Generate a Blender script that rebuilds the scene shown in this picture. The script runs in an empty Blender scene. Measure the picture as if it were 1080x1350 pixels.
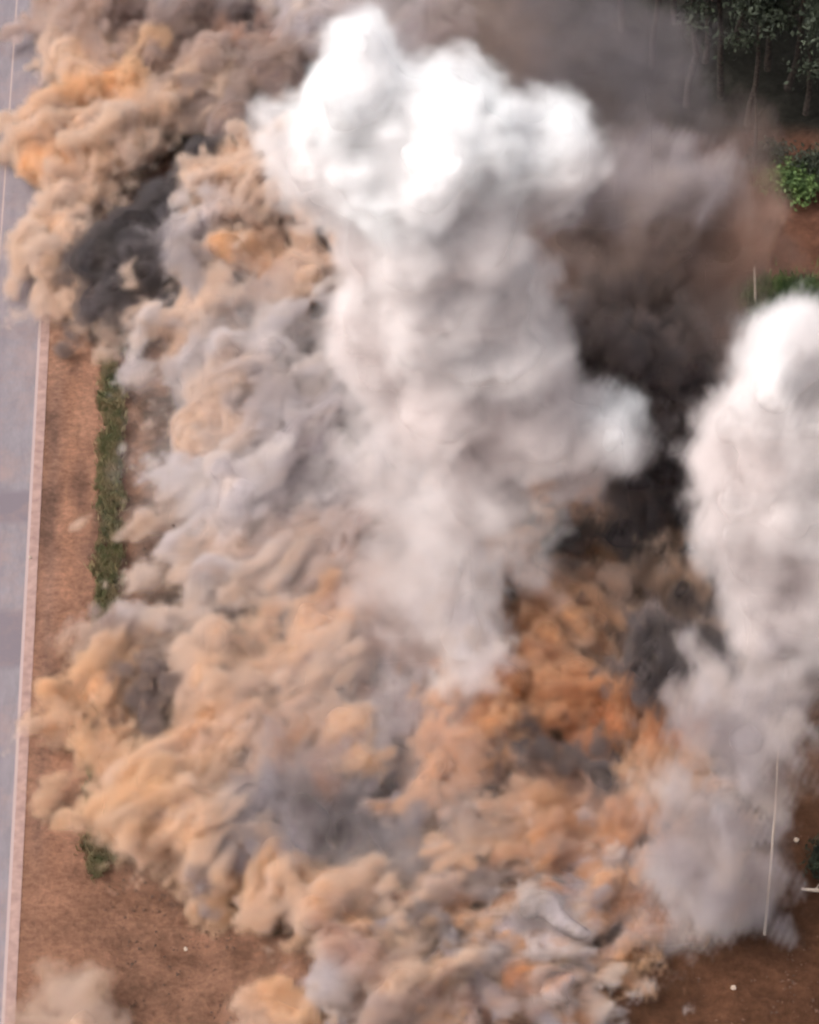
import bpy, math, random
import numpy as np
import openvdb as vdb
from mathutils import Vector, Matrix, noise as mnoise

random.seed(7)
rng = np.random.default_rng(7)
S = bpy.context.scene
COL = S.collection

# ------------------------------------------------------------------ camera
PITCH = math.radians(42.0)
YAW = math.radians(2.4)            # turned a little to the right of the road
FPX = 4803.0                       # focal length in pixels of a 1080 x 1350 frame
DIST = 281.0
fwd = Vector((math.sin(YAW) * math.cos(PITCH), math.cos(YAW) * math.cos(PITCH), -math.sin(PITCH)))
right = Vector((math.cos(YAW), -math.sin(YAW), 0))
up = right.cross(fwd)
CAM = -DIST * fwd
cd = bpy.data.cameras.new("camera")
cam = bpy.data.objects.new("camera", cd)
COL.objects.link(cam)
cam.matrix_world = Matrix.Translation(CAM) @ Matrix((right, up, -fwd)).transposed().to_4x4()
cd.sensor_fit = 'VERTICAL'
cd.sensor_height = 24.0
cd.lens = 24.0 * FPX / 1350.0
cd.clip_start = 1.0
cd.clip_end = 6000.0
S.camera = cam

# ------------------------------------------------------------------ sky, sun, exposure
SUN_EL, SUN_AZ = math.radians(55), math.radians(-110)    # azimuth from +Y, clockwise
W = bpy.data.worlds.new("World")
S.world = W
W.use_nodes = True
nt = W.node_tree
sky = nt.nodes.new('ShaderNodeTexSky')
sky.sky_type = 'NISHITA'
sky.sun_disc = False
sky.sun_elevation = SUN_EL
sky.sun_rotation = SUN_AZ
sky.air_density = 0.6
sky.dust_density = 6.0
sky.ozone_density = 0.6
hs = nt.nodes.new('ShaderNodeHueSaturation')            # overcast: the cloud cover greys the blue
hs.inputs['Saturation'].default_value = 0.3
nt.links.new(sky.outputs[0], hs.inputs['Color'])
nt.links.new(hs.outputs[0], nt.nodes['Background'].inputs['Color'])
nt.nodes['Background'].inputs['Strength'].default_value = 0.15
sl = bpy.data.lights.new("sun", 'SUN')
sl.energy = 0.8
sl.angle = math.radians(22)
sl.color = (1.0, 0.93, 0.88)
so = bpy.data.objects.new("sun", sl)
COL.objects.link(so)
sd = Vector((math.sin(SUN_AZ) * math.cos(SUN_EL), math.cos(SUN_AZ) * math.cos(SUN_EL), math.sin(SUN_EL)))
so.rotation_euler = sd.to_track_quat('Z', 'Y').to_euler()
so.location = sd * 150
S.view_settings.view_transform = 'Standard'
S.view_settings.look = 'None'
S.view_settings.gamma = 1.0
S.view_settings.exposure = 1.1
S.render.engine = 'CYCLES'
import os
VB=int(os.environ.get("VB","4")); SR=float(os.environ.get("SR","1.6")); AT=float(os.environ.get("AT",".08"))
cy = S.cycles
cy.use_denoising = True
cy.use_adaptive_sampling = True
cy.adaptive_threshold = 0.06
cy.adaptive_min_samples = 12
cy.max_bounces = 6
cy.diffuse_bounces = 3
cy.volume_bounces = VB
cy.volume_step_rate = SR
cy.adaptive_threshold = AT
cy.transparent_max_bounces = 32
cy.filter_width = 2.4
cy.use_fast_gi = False


# ------------------------------------------------------------------ helpers
def ray(px, py):
    d = fwd + right * ((px - 540.0) / FPX) + up * ((675.0 - py) / FPX)
    return d


def G(px, py, h=0.0):
    """the point at height h seen at this place of the photograph"""
    d = ray(px, py)
    t = (h - CAM.z) / d.z
    return CAM + d * t


def V(px, py, row):
    """the point standing above the ground line through photograph row ROW"""
    Y = G(px, row).y
    d = ray(px, py)
    t = (Y - CAM.y) / d.y
    return CAM + d * t


def depth(p):
    return (p - CAM).dot(fwd)


def lin(c):
    c = np.asarray(c, float) / 255.0
    return np.where(c <= 0.04045, c / 12.92, ((c + 0.055) / 1.055) ** 2.4)


def tag(o, label=None, cat=None, group=None, kind=None):
    if label: o['label'] = label
    if cat: o['category'] = cat
    if group: o['group'] = group
    if kind: o['kind'] = kind
    return o


def link(name, me, mat=None, parent=None):
    o = bpy.data.objects.new(name, me)
    COL.objects.link(o)
    if mat is not None:
        me.materials.append(mat)
    if parent is not None:
        o.parent = parent
    return o


def mesh_np(name, verts, faces, cols=None, smooth=True):
    """faces: n x k array"""
    me = bpy.data.meshes.new(name)
    k = faces.shape[1]
    me.vertices.add(len(verts))
    me.vertices.foreach_set('co', np.ascontiguousarray(verts, 'f4').ravel())
    me.loops.add(faces.size)
    me.loops.foreach_set('vertex_index', np.ascontiguousarray(faces, 'i4').ravel())
    me.polygons.add(len(faces))
    me.polygons.foreach_set('loop_start', np.arange(0, faces.size, k, dtype='i4'))
    me.polygons.foreach_set('loop_total', np.full(len(faces), k, 'i4'))
    me.update(calc_edges=True)
    if smooth:
        me.polygons.foreach_set('use_smooth', np.ones(len(faces), bool))
    if cols is not None:
        a = me.color_attributes.new('tint', 'FLOAT_COLOR', 'POINT')
        c4 = np.ones((len(verts), 4), 'f4')
        c4[:, :3] = cols
        a.data.foreach_set('color', c4.ravel())
    me.validate()
    return me


def new_mat(name):
    m = bpy.data.materials.new(name)
    m.use_nodes = True
    n = m.node_tree
    return m, n, n.nodes, n.links


# ---- smooth lattice noise in numpy
_L = rng.standard_normal((32, 32, 32)).astype('f4')


def lattice(x, y, z):
    """trilinear-smoothstep value noise on separable axes grids (x,y,z 1-D), returns 3-D, about N(0,.5)"""
    out = []
    for a in (x, y, z):
        i = np.floor(a).astype(int)
        f = (a - i)
        f = f * f * (3 - 2 * f)
        out.append((i % 32, (i + 1) % 32, f.astype('f4')))
    (x0, x1, fx), (y0, y1, fy), (z0, z1, fz) = out
    A = _L[x0] * (1 - fx)[:, None, None] + _L[x1] * fx[:, None, None]
    A = A[:, y0] * (1 - fy)[None, :, None] + A[:, y1] * fy[None, :, None]
    A = A[:, :, z0] * (1 - fz) + A[:, :, z1] * fz
    return A


def fbm(x, y, z, size, octaves=3, gain=0.5, billow=False, off=0.0):
    t, amp, s = 0, 1.0, 1.0 / size
    for o in range(octaves):
        n = lattice(x * s + off + 3.7 * o, y * s + off * 1.7 + 9.1 * o, z * s + off * .6 + 5.3 * o)
        if billow:
            n = np.abs(n) * 1.4 - 0.6
        t = t + n * amp
        amp *= gain
        s *= 2.03
    return t


def noise_at(x, y, z):
    """the same noise at any positions (equal-shaped arrays)"""
    r, fr = [], []
    x, y, z = (0.74 * x + 0.53 * y + 0.41 * z, -0.63 * x + 0.76 * y + 0.16 * z, -0.23 * x - 0.38 * y + 0.90 * z)   # off the axes
    for a in (x, y, z):
        i = np.floor(a).astype(np.int32)
        f = (a - i).astype('f4')
        r.append((i & 31, (i + 1) & 31)); fr.append(f * f * (3 - 2 * f))
    out = 0
    L1 = _L.ravel()
    for a in (0, 1):
        wa = fr[0] if a else 1 - fr[0]
        for b in (0, 1):
            wb = wa * (fr[1] if b else 1 - fr[1])
            base = (r[0][a] * 32 + r[1][b]) * 32
            out = out + wb * (L1[base + r[2][0]] * (1 - fr[2]) + L1[base + r[2][1]] * fr[2])
    return out


def fbm_at(x, y, z, size, octaves=3, gain=0.5, off=0.0, billow=False):
    t, amp, s = 0, 1.0, 1.0 / size
    for o in range(octaves):
        n = noise_at(x * s + off + 3.7 * o, y * s + off * 1.7 + 9.1 * o, z * s + off * .6 + 5.3 * o)
        t = t + amp * (np.abs(n) * 1.4 - 0.6 if billow else n)
        amp *= gain
        s *= 2.03
    return t


def blur(A, n=1):
    for _ in range(n):
        for ax in range(3):
            A = 0.25 * np.roll(A, 1, ax) + 0.5 * A + 0.25 * np.roll(A, -1, ax)
    return A


# ------------------------------------------------------------------ materials
def dust_material(name, rough_scale=1.2, mottling=0.12):
    m, n, N, L = new_mat(name)
    b = N['Principled BSDF']
    b.inputs['Roughness'].default_value = 1.0
    b.inputs['Specular IOR Level'].default_value = 0.0
    at = N.new('ShaderNodeAttribute'); at.attribute_name = 'tint'
    tc = N.new('ShaderNodeTexCoord')
    no = N.new('ShaderNodeTexNoise'); no.inputs['Scale'].default_value = 0.55
    no.inputs['Detail'].default_value = 5; no.inputs['Roughness'].default_value = 0.6
    L.new(tc.outputs['Object'], no.inputs['Vector'])
    mr = N.new('ShaderNodeMapRange')
    mr.inputs['From Min'].default_value = 0.3; mr.inputs['From Max'].default_value = 0.7
    mr.inputs['To Min'].default_value = 1 - mottling; mr.inputs['To Max'].default_value = 1 + mottling * 0.6
    L.new(no.outputs['Fac'], mr.inputs['Value'])
    mx = N.new('ShaderNodeVectorMath'); mx.operation = 'SCALE'
    L.new(at.outputs['Color'], mx.inputs[0]); L.new(mr.outputs[0], mx.inputs['Scale'])
    L.new(mx.outputs[0], b.inputs['Base Color'])
    no2 = N.new('ShaderNodeTexNoise'); no2.inputs['Scale'].default_value = rough_scale
    no2.inputs['Detail'].default_value = 4
    L.new(tc.outputs['Object'], no2.inputs['Vector'])
    bp = N.new('ShaderNodeBump'); bp.inputs['Strength'].default_value = 0.35; bp.inputs['Distance'].default_value = 0.5
    L.new(no2.outputs['Fac'], bp.inputs['Height'])
    L.new(bp.outputs[0], b.inputs['Normal'])
    return m


MAT_DUST = dust_material("billowing_dust")


def vol_material(name, col, density, aniso=0.2):
    m, n, N, L = new_mat(name)
    N.remove(N['Principled BSDF'])
    v = N.new('ShaderNodeVolumePrincipled')
    c = lin(col)
    v.inputs['Color'].default_value = (*c, 1)
    v.inputs['Density'].default_value = density
    v.inputs['Anisotropy'].default_value = aniso
    L.new(v.outputs[0], N['Material Output'].inputs['Volume'])
    m.cycles.homogeneous_volume = True
    return m


def albedo_of(R):
    """single-scattering albedo of a deep cloud that looks like reflectance R"""
    R = np.clip(R, 0, 0.97)
    return np.clip(1 - np.exp(-5.09406 * R + 2.61188 * R ** 2 - 4.31805 * R ** 3), 0, 0.995)


def smoke_material():
    m, n, N, L = new_mat("airborne_dust")
    N.remove(N['Principled BSDF'])
    v = N.new('ShaderNodeVolumeScatter')
    v.inputs['Anisotropy'].default_value = 0.0
    ab = N.new('ShaderNodeVolumeAbsorption')
    cc = N.new('ShaderNodeCombineColor')
    for k, nm in enumerate(('tint_red', 'tint_green', 'tint_blue')):
        a = N.new('ShaderNodeAttribute'); a.attribute_name = nm
        L.new(a.outputs['Fac'], cc.inputs[k])
    d = N.new('ShaderNodeAttribute'); d.attribute_name = 'density'
    L.new(cc.outputs[0], v.inputs['Color'])
    L.new(cc.outputs[0], ab.inputs['Color'])
    L.new(d.outputs['Fac'], v.inputs['Density'])
    L.new(d.outputs['Fac'], ab.inputs['Density'])
    add = N.new('ShaderNodeAddShader')
    L.new(v.outputs[0], add.inputs[0]); L.new(ab.outputs[0], add.inputs[1])
    L.new(add.outputs[0], N['Material Output'].inputs['Volume'])
    return m


MAT_SMOKE = smoke_material()


def grid_volume(name, lo, vox, chans, parent):
    """a see-through cloud: voxel values carried by a mesh's points and turned into volume grids by geometry nodes"""
    n = chans['density'].shape
    me = bpy.data.meshes.new(name)
    me.vertices.add(int(np.prod(n)))
    for nm, A in chans.items():
        a = me.attributes.new(nm, 'FLOAT', 'POINT')
        a.data.foreach_set('value', np.ascontiguousarray(A, 'f4').ravel())
    o = link(name, me, MAT_SMOKE, parent)
    t = bpy.data.node_groups.new(name + "_grids", 'GeometryNodeTree')
    t.interface.new_socket('Geometry', in_out='INPUT', socket_type='NodeSocketGeometry')
    t.interface.new_socket('Geometry', in_out='OUTPUT', socket_type='NodeSocketGeometry')
    gi = t.nodes.new('NodeGroupInput'); go = t.nodes.new('NodeGroupOutput')
    L = t.links
    p = t.nodes.new('GeometryNodeInputPosition')
    a1 = t.nodes.new('ShaderNodeVectorMath'); a1.operation = 'SUBTRACT'; a1.inputs[1].default_value = lo
    a2 = t.nodes.new('ShaderNodeVectorMath'); a2.operation = 'MULTIPLY_ADD'
    a2.inputs[1].default_value = (1 / vox,) * 3; a2.inputs[2].default_value = (.5, .5, .5)
    fl = t.nodes.new('ShaderNodeVectorMath'); fl.operation = 'FLOOR'
    dt = t.nodes.new('ShaderNodeVectorMath'); dt.operation = 'DOT_PRODUCT'
    dt.inputs[1].default_value = (n[1] * n[2], n[2], 1)
    L.new(p.outputs[0], a1.inputs[0]); L.new(a1.outputs[0], a2.inputs[0]); L.new(a2.outputs[0], fl.inputs[0]); L.new(fl.outputs[0], dt.inputs[0])
    vol = None
    for nm in chans:
        c = t.nodes.new('GeometryNodeVolumeCube')
        for i, k in enumerate('XYZ'):
            c.inputs['Resolution ' + k].default_value = n[i]
        c.inputs['Min'].default_value = lo
        c.inputs['Max'].default_value = [lo[i] + vox * (n[i] - 1) for i in range(3)]
        na = t.nodes.new('GeometryNodeInputNamedAttribute'); na.data_type = 'FLOAT'; na.inputs['Name'].default_value = nm
        si = t.nodes.new('GeometryNodeSampleIndex'); si.data_type = 'FLOAT'; si.clamp = True
        L.new(gi.outputs[0], si.inputs['Geometry']); L.new(na.outputs[0], si.inputs['Value']); L.new(dt.outputs['Value'], si.inputs['Index'])
        L.new(si.outputs[0], c.inputs['Density'])
        if vol is None:
            vol = c.outputs[0]
        else:
            g = t.nodes.new('GeometryNodeGetNamedGrid'); g.inputs['Name'].default_value = 'density'
            s = t.nodes.new('GeometryNodeStoreNamedGrid'); s.inputs['Name'].default_value = nm
            L.new(c.outputs[0], g.inputs[0]); L.new(vol, s.inputs['Volume']); L.new(g.outputs['Grid'], s.inputs['Grid'])
            vol = s.outputs[0]
    sm = t.nodes.new('GeometryNodeSetMaterial'); sm.inputs['Material'].default_value = MAT_SMOKE
    L.new(vol, sm.inputs[0]); L.new(sm.outputs[0], go.inputs[0])
    md = o.modifiers.new("grids", 'NODES'); md.node_group = t
    return o


# ------------------------------------------------------------------ palette of smoke and dust colours (as seen in the open)
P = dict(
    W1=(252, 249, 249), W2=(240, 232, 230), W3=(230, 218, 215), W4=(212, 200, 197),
    LG=(192, 178, 175), PG=(160, 145, 144), BG=(132, 122, 128), DG=(100, 91, 94),
    T1=(202, 168, 144), T2=(194, 160, 136), T3=(164, 134, 120), T4=(138, 113, 103),
    O1=(206, 152, 108), O2=(196, 130, 82), O3=(178, 106, 66), Y1=(200, 154, 114),
    B1=(126, 102, 92), B2=(98, 79, 72), B3=(76, 61, 58), R1=(166, 122, 102),
    D1=(76, 66, 65), D2=(58, 51, 51), K=(44, 40, 42),
)


def strand(pts, n, color, h=None, row=None, wob=0.25):
    """puffs along a bent line; pts = (px, py, r_px)"""
    pts = np.array(pts, float)
    seg = np.r_[0, np.cumsum(np.hypot(*(np.diff(pts[:, :2], axis=0)).T))]
    out = []
    for k in range(n):
        s = seg[-1] * k / max(1, n - 1)
        x, y, r = (np.interp(s, seg, pts[:, i]) for i in range(3))
        x += rng.normal() * r * wob
        y += rng.normal() * r * wob
        r *= rng.uniform(0.75, 1.2)
        c = color[rng.integers(len(color))] if isinstance(color, (list, tuple)) else color
        out.append((x, y, r, c, h, row))
    return out


def pf(lst, h=None, row=None):
    return [(x, y, r, c, h, row) for (x, y, r, c) in lst]


# one lattice of voxels for all the airborne dust
VOX = 0.29
GLO = np.array([-48.0, -66.0, -4.0])
GN = (334, 497, 258)
GD = np.zeros(GN, 'f4')
GT = [np.zeros(GN, 'f4') for _ in range(3)]
ALB = 0.6


def cloud(name, puffs, label, cat, vox=0.42, kids=5, kid_r=(0.4, 0.7), grand=2, noise_amp=0.8, noise_size=3.2, warp=1.0, flow=(0, 1.0), fray=0.7, cblend=2.4, streak=0.35, ctint=0.62,
          billow=True, soft=None, group=None, stretch=(1, 1, 1), tint_noise=0.0, mat=None, seed=1, only_volume=False,
          squash=0.75, sm=2, core=-0.5, edge=0.75, out=1.0, shrink=1.0, dens=(1.5, 0.08, 4.0), contrast=1.0, kind=None):
    """one cloud: a lumpy surface grown from puffs on puffs, wrapped in thin see-through dust.
    soft: list of (extra metres outside the surface, density, colour)"""
    r_ = np.random.default_rng(seed)
    balls = []
    for (px, py, rp, c, h, row) in puffs:
        if row is not None:
            p = V(px, py, row)
            rm = rp * depth(p) / FPX
        else:
            p = G(px, py, 0)
            rm = rp * depth(p) / FPX
            hh = rm * 0.75 if h is None else h
            p = G(px, py, hh)
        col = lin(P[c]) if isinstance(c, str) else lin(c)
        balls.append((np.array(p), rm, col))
        if only_volume:
            kk, gg = kids, grand
        kk = kids
        for _ in range(kk):
            d = r_.normal(size=3); d[2] = abs(d[2]) * 0.8 + 0.05 * d[2]; d /= np.linalg.norm(d)
            if r_.random() < 0.6: d[1] = -abs(d[1])
            kr = rm * r_.uniform(*kid_r)
            kc = np.array(p) + d * (rm * r_.uniform(0.75, 1.0)) * np.array([1, 1, squash])
            cc = col * (1 + contrast * 0.05 * r_.normal())
            balls.append((kc, kr, cc))
            for _ in range(grand):
                e = r_.normal(size=3); e /= np.linalg.norm(e)
                if np.dot(e, d) < 0: e = -e
                gr = kr * r_.uniform(0.3, 0.5)
                balls.append((kc + e * kr * 0.9, gr, cc))
    C = np.array([b[0] for b in balls]); R = np.array([b[1] for b in balls])
    pad = 3.5 + noise_amp + (max([s[0] for s in soft]) if soft else 0)
    lo = (C - R[:, None]).min(0) - pad
    hi = (C + R[:, None]).max(0) + pad
    lo[2] = max(lo[2], -4.0)
    vox = VOX
    lo = GLO + np.floor((lo - GLO) / vox) * vox
    n = np.ceil((hi - lo) / vox).astype(int) + 1
    F = np.full(n, -9.0, 'f4')
    CW = np.full(n, 1e-9, 'f4')
    CC = [np.zeros(n, 'f4') for _ in range(3)]
    ax = [lo[i] + vox * np.arange(n[i]) for i in range(3)]
    fa, fe = math.radians(flow[0]), flow[1]
    ca, sa = math.cos(fa), math.sin(fa)
    for (c, r, col) in balls:
        m = (r + 2.5) * max(fe, 1.0)
        i0 = np.maximum(0, np.floor((c - m - lo) / vox).astype(int))
        i1 = np.minimum(n, np.ceil((c + m - lo) / vox).astype(int) + 1)
        if (i1 <= i0).any():
            continue
        sl3 = tuple(slice(a, b) for a, b in zip(i0, i1))
        DX = (ax[0][sl3[0]] - c[0])[:, None]; DY = (ax[1][sl3[1]] - c[1])[None, :]
        U = (DX * ca + DY * sa) / fe; Wd = (-DX * sa + DY * ca) * fe ** .4
        DZ = (ax[2][sl3[2]] - c[2]) / squash
        d = np.sqrt((U * U + Wd * Wd)[:, :, None] + (DZ * DZ)[None, None, :]).astype('f4')
        f = r - d
        F[sl3] = np.maximum(F[sl3], f)
        w = np.exp(np.clip(f, -4, 5) * cblend)
        CW[sl3] += w
        for k in range(3):
            CC[k][sl3] += w * col[k]
    gx, gy, gz = (a.astype('f4') for a in np.meshgrid(ax[0], ax[1], ax[2], indexing='ij'))
    if warp:
        big = [noise_at(gx / 4.5 + 7.1 * k + seed, gy / 4.5 + 3.3 * k, gz / 4.5 + 5.9 * k) for k in range(3)]
        fine = [noise_at(gx / 1.5 + 2.1 * k + seed, gy / 1.5 + 8.3 * k, gz / 1.5 + 1.9 * k) for k in range(3)]
        ii = np.meshgrid(*[np.arange(m, dtype='f4') for m in n], indexing='ij')
        q = [np.clip(np.rint(ii[k] + (warp * 1.5 * big[k] + warp * 0.75 * fine[k]) / vox), 0, n[k] - 1).astype(np.int32) for k in range(3)]
        flat = (q[0] * n[1] + q[1]) * n[2] + q[2]
        F = F.ravel()[flat]; CW = CW.ravel()[flat]; CC = [c_.ravel()[flat] for c_ in CC]
        del ii, q, flat, big, fine
    F = blur(F, sm)
    sx, sy, sz = stretch
    F = F + noise_amp * fbm_at(gx / sx, gy / sy, gz / sz, noise_size, 4, 0.5, off=seed * 1.37, billow=billow) - shrink
    F[:, :, :] = np.clip(F, -8, 8)
    for a in range(3):   # closed at the box's faces
        idx = [slice(None)] * 3
        for e in (0, -1):
            idx[a] = e
            F[tuple(idx)] = -8
    obj = None
    FB = F

    def iso(level, nm, colours):
        g = vdb.FloatGrid(8.0)
        g.copyFromArray(np.ascontiguousarray(-FB))
        v, q = g.convertToQuads(isovalue=-level)
        v = np.asarray(v, float)
        q = np.asarray(q)
        lab = np.arange(len(v))
        while True:                                   # keep the main body, drop loose crumbs
            m = lab[q].min(1)
            new = lab.copy()
            for k in range(4):
                np.minimum.at(new, q[:, k], m)
            new = new[new]
            if (new == lab).all():
                break
            lab = new
        u, cnt = np.unique(lab, return_counts=True)
        keep = np.isin(lab, u[cnt >= 0.3 * cnt.max()])
        ren = np.cumsum(keep) - 1
        q = ren[q[keep[q[:, 0]]]]
        v = v[keep]
        cols = None
        if colours:
            vi = np.clip(np.rint(v).astype(int), 0, np.array(n) - 1)
            w = CW[vi[:, 0], vi[:, 1], vi[:, 2]]
            cols = np.stack([CC[k][vi[:, 0], vi[:, 1], vi[:, 2]] / w for k in range(3)], 1)
            empty = w < 1e-6
            if empty.any() and (~empty).any():
                cols[empty] = cols[~empty].mean(0)
            if tint_noise:
                T = fbm(ax[0] / sx, ax[1] / sy, ax[2] / sz, 2.6, 3, 0.55, False, off=seed * 2.9)
                tn = T[vi[:, 0], vi[:, 1], vi[:, 2]]
                wt = np.clip(tn * 0.9, -1, 1)[:, None] * tint_noise
                warm = np.array([1.06, 0.93, 0.72]); cool = np.array([0.86, 0.93, 1.1])
                cols = cols * np.where(wt > 0, 1 + wt * (warm - 1) * 2, 1 - wt * (cool - 1) * 2)
            cols = np.clip(cols * ctint, 0.01, 0.9)
        return mesh_np(nm, v * vox + lo, np.asarray(q)[:, ::-1], cols)

    d1, d2, reach = dens
    gu = (gx * ca + gy * sa) / (fe ** 1.5); gw = -gx * sa + gy * ca
    swirl = noise_at(gx / 3.1 + seed, gy / 3.1, gz / 3.1) * 0.9
    wisp = fbm_at(gu + swirl, gw + swirl, gz, 1.9, 4, 0.64, off=seed * 3.3)
    gu2, gw2, gz2 = gu + swirl * 1.5, gw + swirl * 1.5, gz
    del gx, gy, gz, gu, gw, swirl
    Fs = F + fray * wisp
    if streak:                                         # ochre soil and grey rock dust lie in streaks along the flow
        T = np.clip(fbm_at(gu2 * 0.8 + 11, gw2 + 5, gz2, 1.5, 3, 0.6, off=seed * 5.1) * 1.2, -1, 1) * streak
        for k, (wm, cl) in enumerate(((1.10, 0.80), (0.96, 0.84), (0.74, 0.95))):
            CC[k] = CC[k] * np.where(T > 0, 1 + T * (wm - 1), 1 - T * (cl - 1) * 1.6)
        del T
    FB = np.maximum(blur(np.minimum(Fs, F + 0.2), 2), -8)
    obj = link(name, iso(core, name, True), mat or MAT_DUST) if core is not None else None
    u = np.clip((Fs + out + edge) / (2 * edge), 0, 1)
    D = d1 * u * u * (3 - 2 * u)
    u = np.clip((blur(F, 2) + reach) / reach, 0, 1)
    D = D + d2 * u * u * np.clip(0.8 + 1.1 * wisp, 0.0, 3)
    D[D < 0.004] = 0
    ok = CW > 1e-6
    k0 = np.rint((lo - GLO) / VOX).astype(int)
    s0 = np.maximum(0, -k0); s1 = np.minimum(n, np.array(GN) - k0)
    src = tuple(slice(p, q) for p, q in zip(s0, s1)); dst = tuple(slice(p + k, q + k) for p, q, k in zip(s0, s1, k0))
    GD[dst] += D[src]
    for k in range(3):
        c = np.clip(CC[k] / CW, 0, 0.95) ** ALB
        c[~ok] = np.median(c[ok])
        GT[k][dst] += (D * c)[src]
    if obj is not None:
        tag(obj, label, cat, group, kind)
    return obj


# ================================================================== GROUND
XE = (G(55, 420).x + G(5, 1290).x) / 2            # outer edge line of the carriageway
XH0, XH1 = G(122, 800).x, G(158, 800).x           # the strip of weeds
print("XE", XE, "weeds", XH0, XH1)


def ground():
    x = np.r_[-1500, -700, -300, -150, -80, np.arange(-50, 50.01, 0.5), 80, 150, 300, 700, 1500]
    y = np.r_[-1500, -700, -300, -150, np.arange(-62, 90.01, 0.5), 120, 200, 400, 900, 2500]
    nz = np.array([0.0])
    N1 = fbm(x, y, nz, 9.0, 3, 0.5)[:, :, 0]
    N2 = fbm(x, y, nz, 1.7, 3, 0.6, off=4.4)[:, :, 0]
    X, Y = np.meshgrid(x, y, indexing='ij')
    off = np.clip((X - XH0) / 3, 0, 1) * (np.abs(X) < 55) * (Y < 95)
    Z = off * (0.35 * N1 + 0.22 * N2) - 0.02
    Z -= 0.5 * off
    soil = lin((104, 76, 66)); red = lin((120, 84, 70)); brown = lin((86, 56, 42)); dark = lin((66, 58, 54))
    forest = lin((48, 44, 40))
    c = np.empty(X.shape + (3,)); c[:] = soil
    def mix(mask, col):
        nonlocal c
        m = np.clip(mask, 0, 1)[..., None]
        c = c * (1 - m) + col * m
    verge = ((X > XE) & (X < XH0 + .3)).astype(float)
    mix(verge, red)
    tr = np.exp(-((X - (XE + 1.9 + .2 * N1)) / 0.55) ** 2)
    mix(tr * verge * 0.5, lin((106, 80, 72)))
    tr = np.exp(-((X - (XE + 3.3 + .2 * N1)) / 0.5) ** 2)
    mix(tr * verge * 0.5, lin((136, 94, 76)))
    mix(np.clip((X - XH1) / 1.5, 0, 1) * np.clip(0.45 + 0.5 * N2, 0, 1), lin((76, 60, 52)))
    ST = fbm(x, y * .35 , nz, 2.2, 3, .6, off=8.8)[:, :, 0]
    mix(np.clip(ST - .1, 0, 1) * .5 * (X > XE), lin((134, 96, 80)))
    mix(np.clip(-ST - .2, 0, 1) * .6 * (X > XE), lin((72, 52, 46)))
    lowleft = np.clip((G(0, 1090).y - Y) / 6, 0, 1) * np.clip((5 - X) / 6, 0, 1)
    mix(lowleft * 0.8, lin((110, 76, 62)))
    br = np.clip((X - 6) / 6, 0, 1) * np.clip((G(0, 1020).y - Y) / 6, 0, 1)
    mix(br, brown)
    mix(np.clip((Y - G(0, 400).y) / 4, 0, 1), lin((96, 62, 50)))
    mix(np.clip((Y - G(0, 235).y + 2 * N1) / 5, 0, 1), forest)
    v = np.stack([X, Y, Z], -1).reshape(-1, 3)
    ny = len(y)
    i, j = np.meshgrid(np.arange(len(x) - 1), np.arange(ny - 1), indexing='ij')
    a = (i * ny + j).ravel()
    f = np.stack([a, a + ny, a + ny + 1, a + 1], 1)
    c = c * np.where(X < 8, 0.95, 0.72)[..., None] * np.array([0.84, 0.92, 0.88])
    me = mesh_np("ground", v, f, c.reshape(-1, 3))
    m, n, N, L = new_mat("soil")
    b = N['Principled BSDF']; b.inputs['Roughness'].default_value = 1; b.inputs['Specular IOR Level'].default_value = 0.05
    at = N.new('ShaderNodeAttribute'); at.attribute_name = 'tint'
    tc = N.new('ShaderNodeTexCoord')
    def no(scale, det, lo, hi, a, bb):
        t = N.new('ShaderNodeTexNoise'); t.inputs['Scale'].default_value = scale; t.inputs['Detail'].default_value = det
        t.inputs['Roughness'].default_value = 0.65
        L.new(tc.outputs['Object'], t.inputs['Vector'])
        r = N.new('ShaderNodeMapRange'); r.inputs['From Min'].default_value = lo; r.inputs['From Max'].default_value = hi
        r.inputs['To Min'].default_value = a; r.inputs['To Max'].default_value = bb
        L.new(t.outputs['Fac'], r.inputs['Value'])
        return r.outputs[0], t.outputs['Fac']
    s1, _ = no(0.35, 5, 0.3, 0.7, 0.72, 1.25)
    s2, h2 = no(1.8, 6, 0.3, 0.7, 0.7, 1.3)
    mu = N.new('ShaderNodeMath'); mu.operation = 'MULTIPLY'; L.new(s1, mu.inputs[0]); L.new(s2, mu.inputs[1])
    sc = N.new('ShaderNodeVectorMath'); sc.operation = 'SCALE'
    L.new(at.outputs['Color'], sc.inputs[0]); L.new(mu.outputs[0], sc.inputs['Scale'])
    L.new(sc.outputs[0], b.inputs['Base Color'])
    bp = N.new('ShaderNodeBump'); bp.inputs['Distance'].default_value = 0.25; bp.inputs['Strength'].default_value = 0.6
    L.new(h2, bp.inputs['Height']); L.new(bp.outputs[0], b.inputs['Normal'])
    o = link("ground", me, m)
    tag(o, "reddish brown bare soil around the blast", kind='structure')


ground()


def sheet(name, x0, x1, z, mat, y0=-400, y1=900, step=20):
    ys = np.arange(y0, y1 + 1, step)
    v = [];
    for yy in ys:
        v += [(x0, yy, z), (x1, yy, z)]
    f = np.array([[2 * k, 2 * k + 1, 2 * k + 3, 2 * k + 2] for k in range(len(ys) - 1)])
    me = mesh_np(name, np.array(v, float), f)
    return link(name, me, mat)


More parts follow.
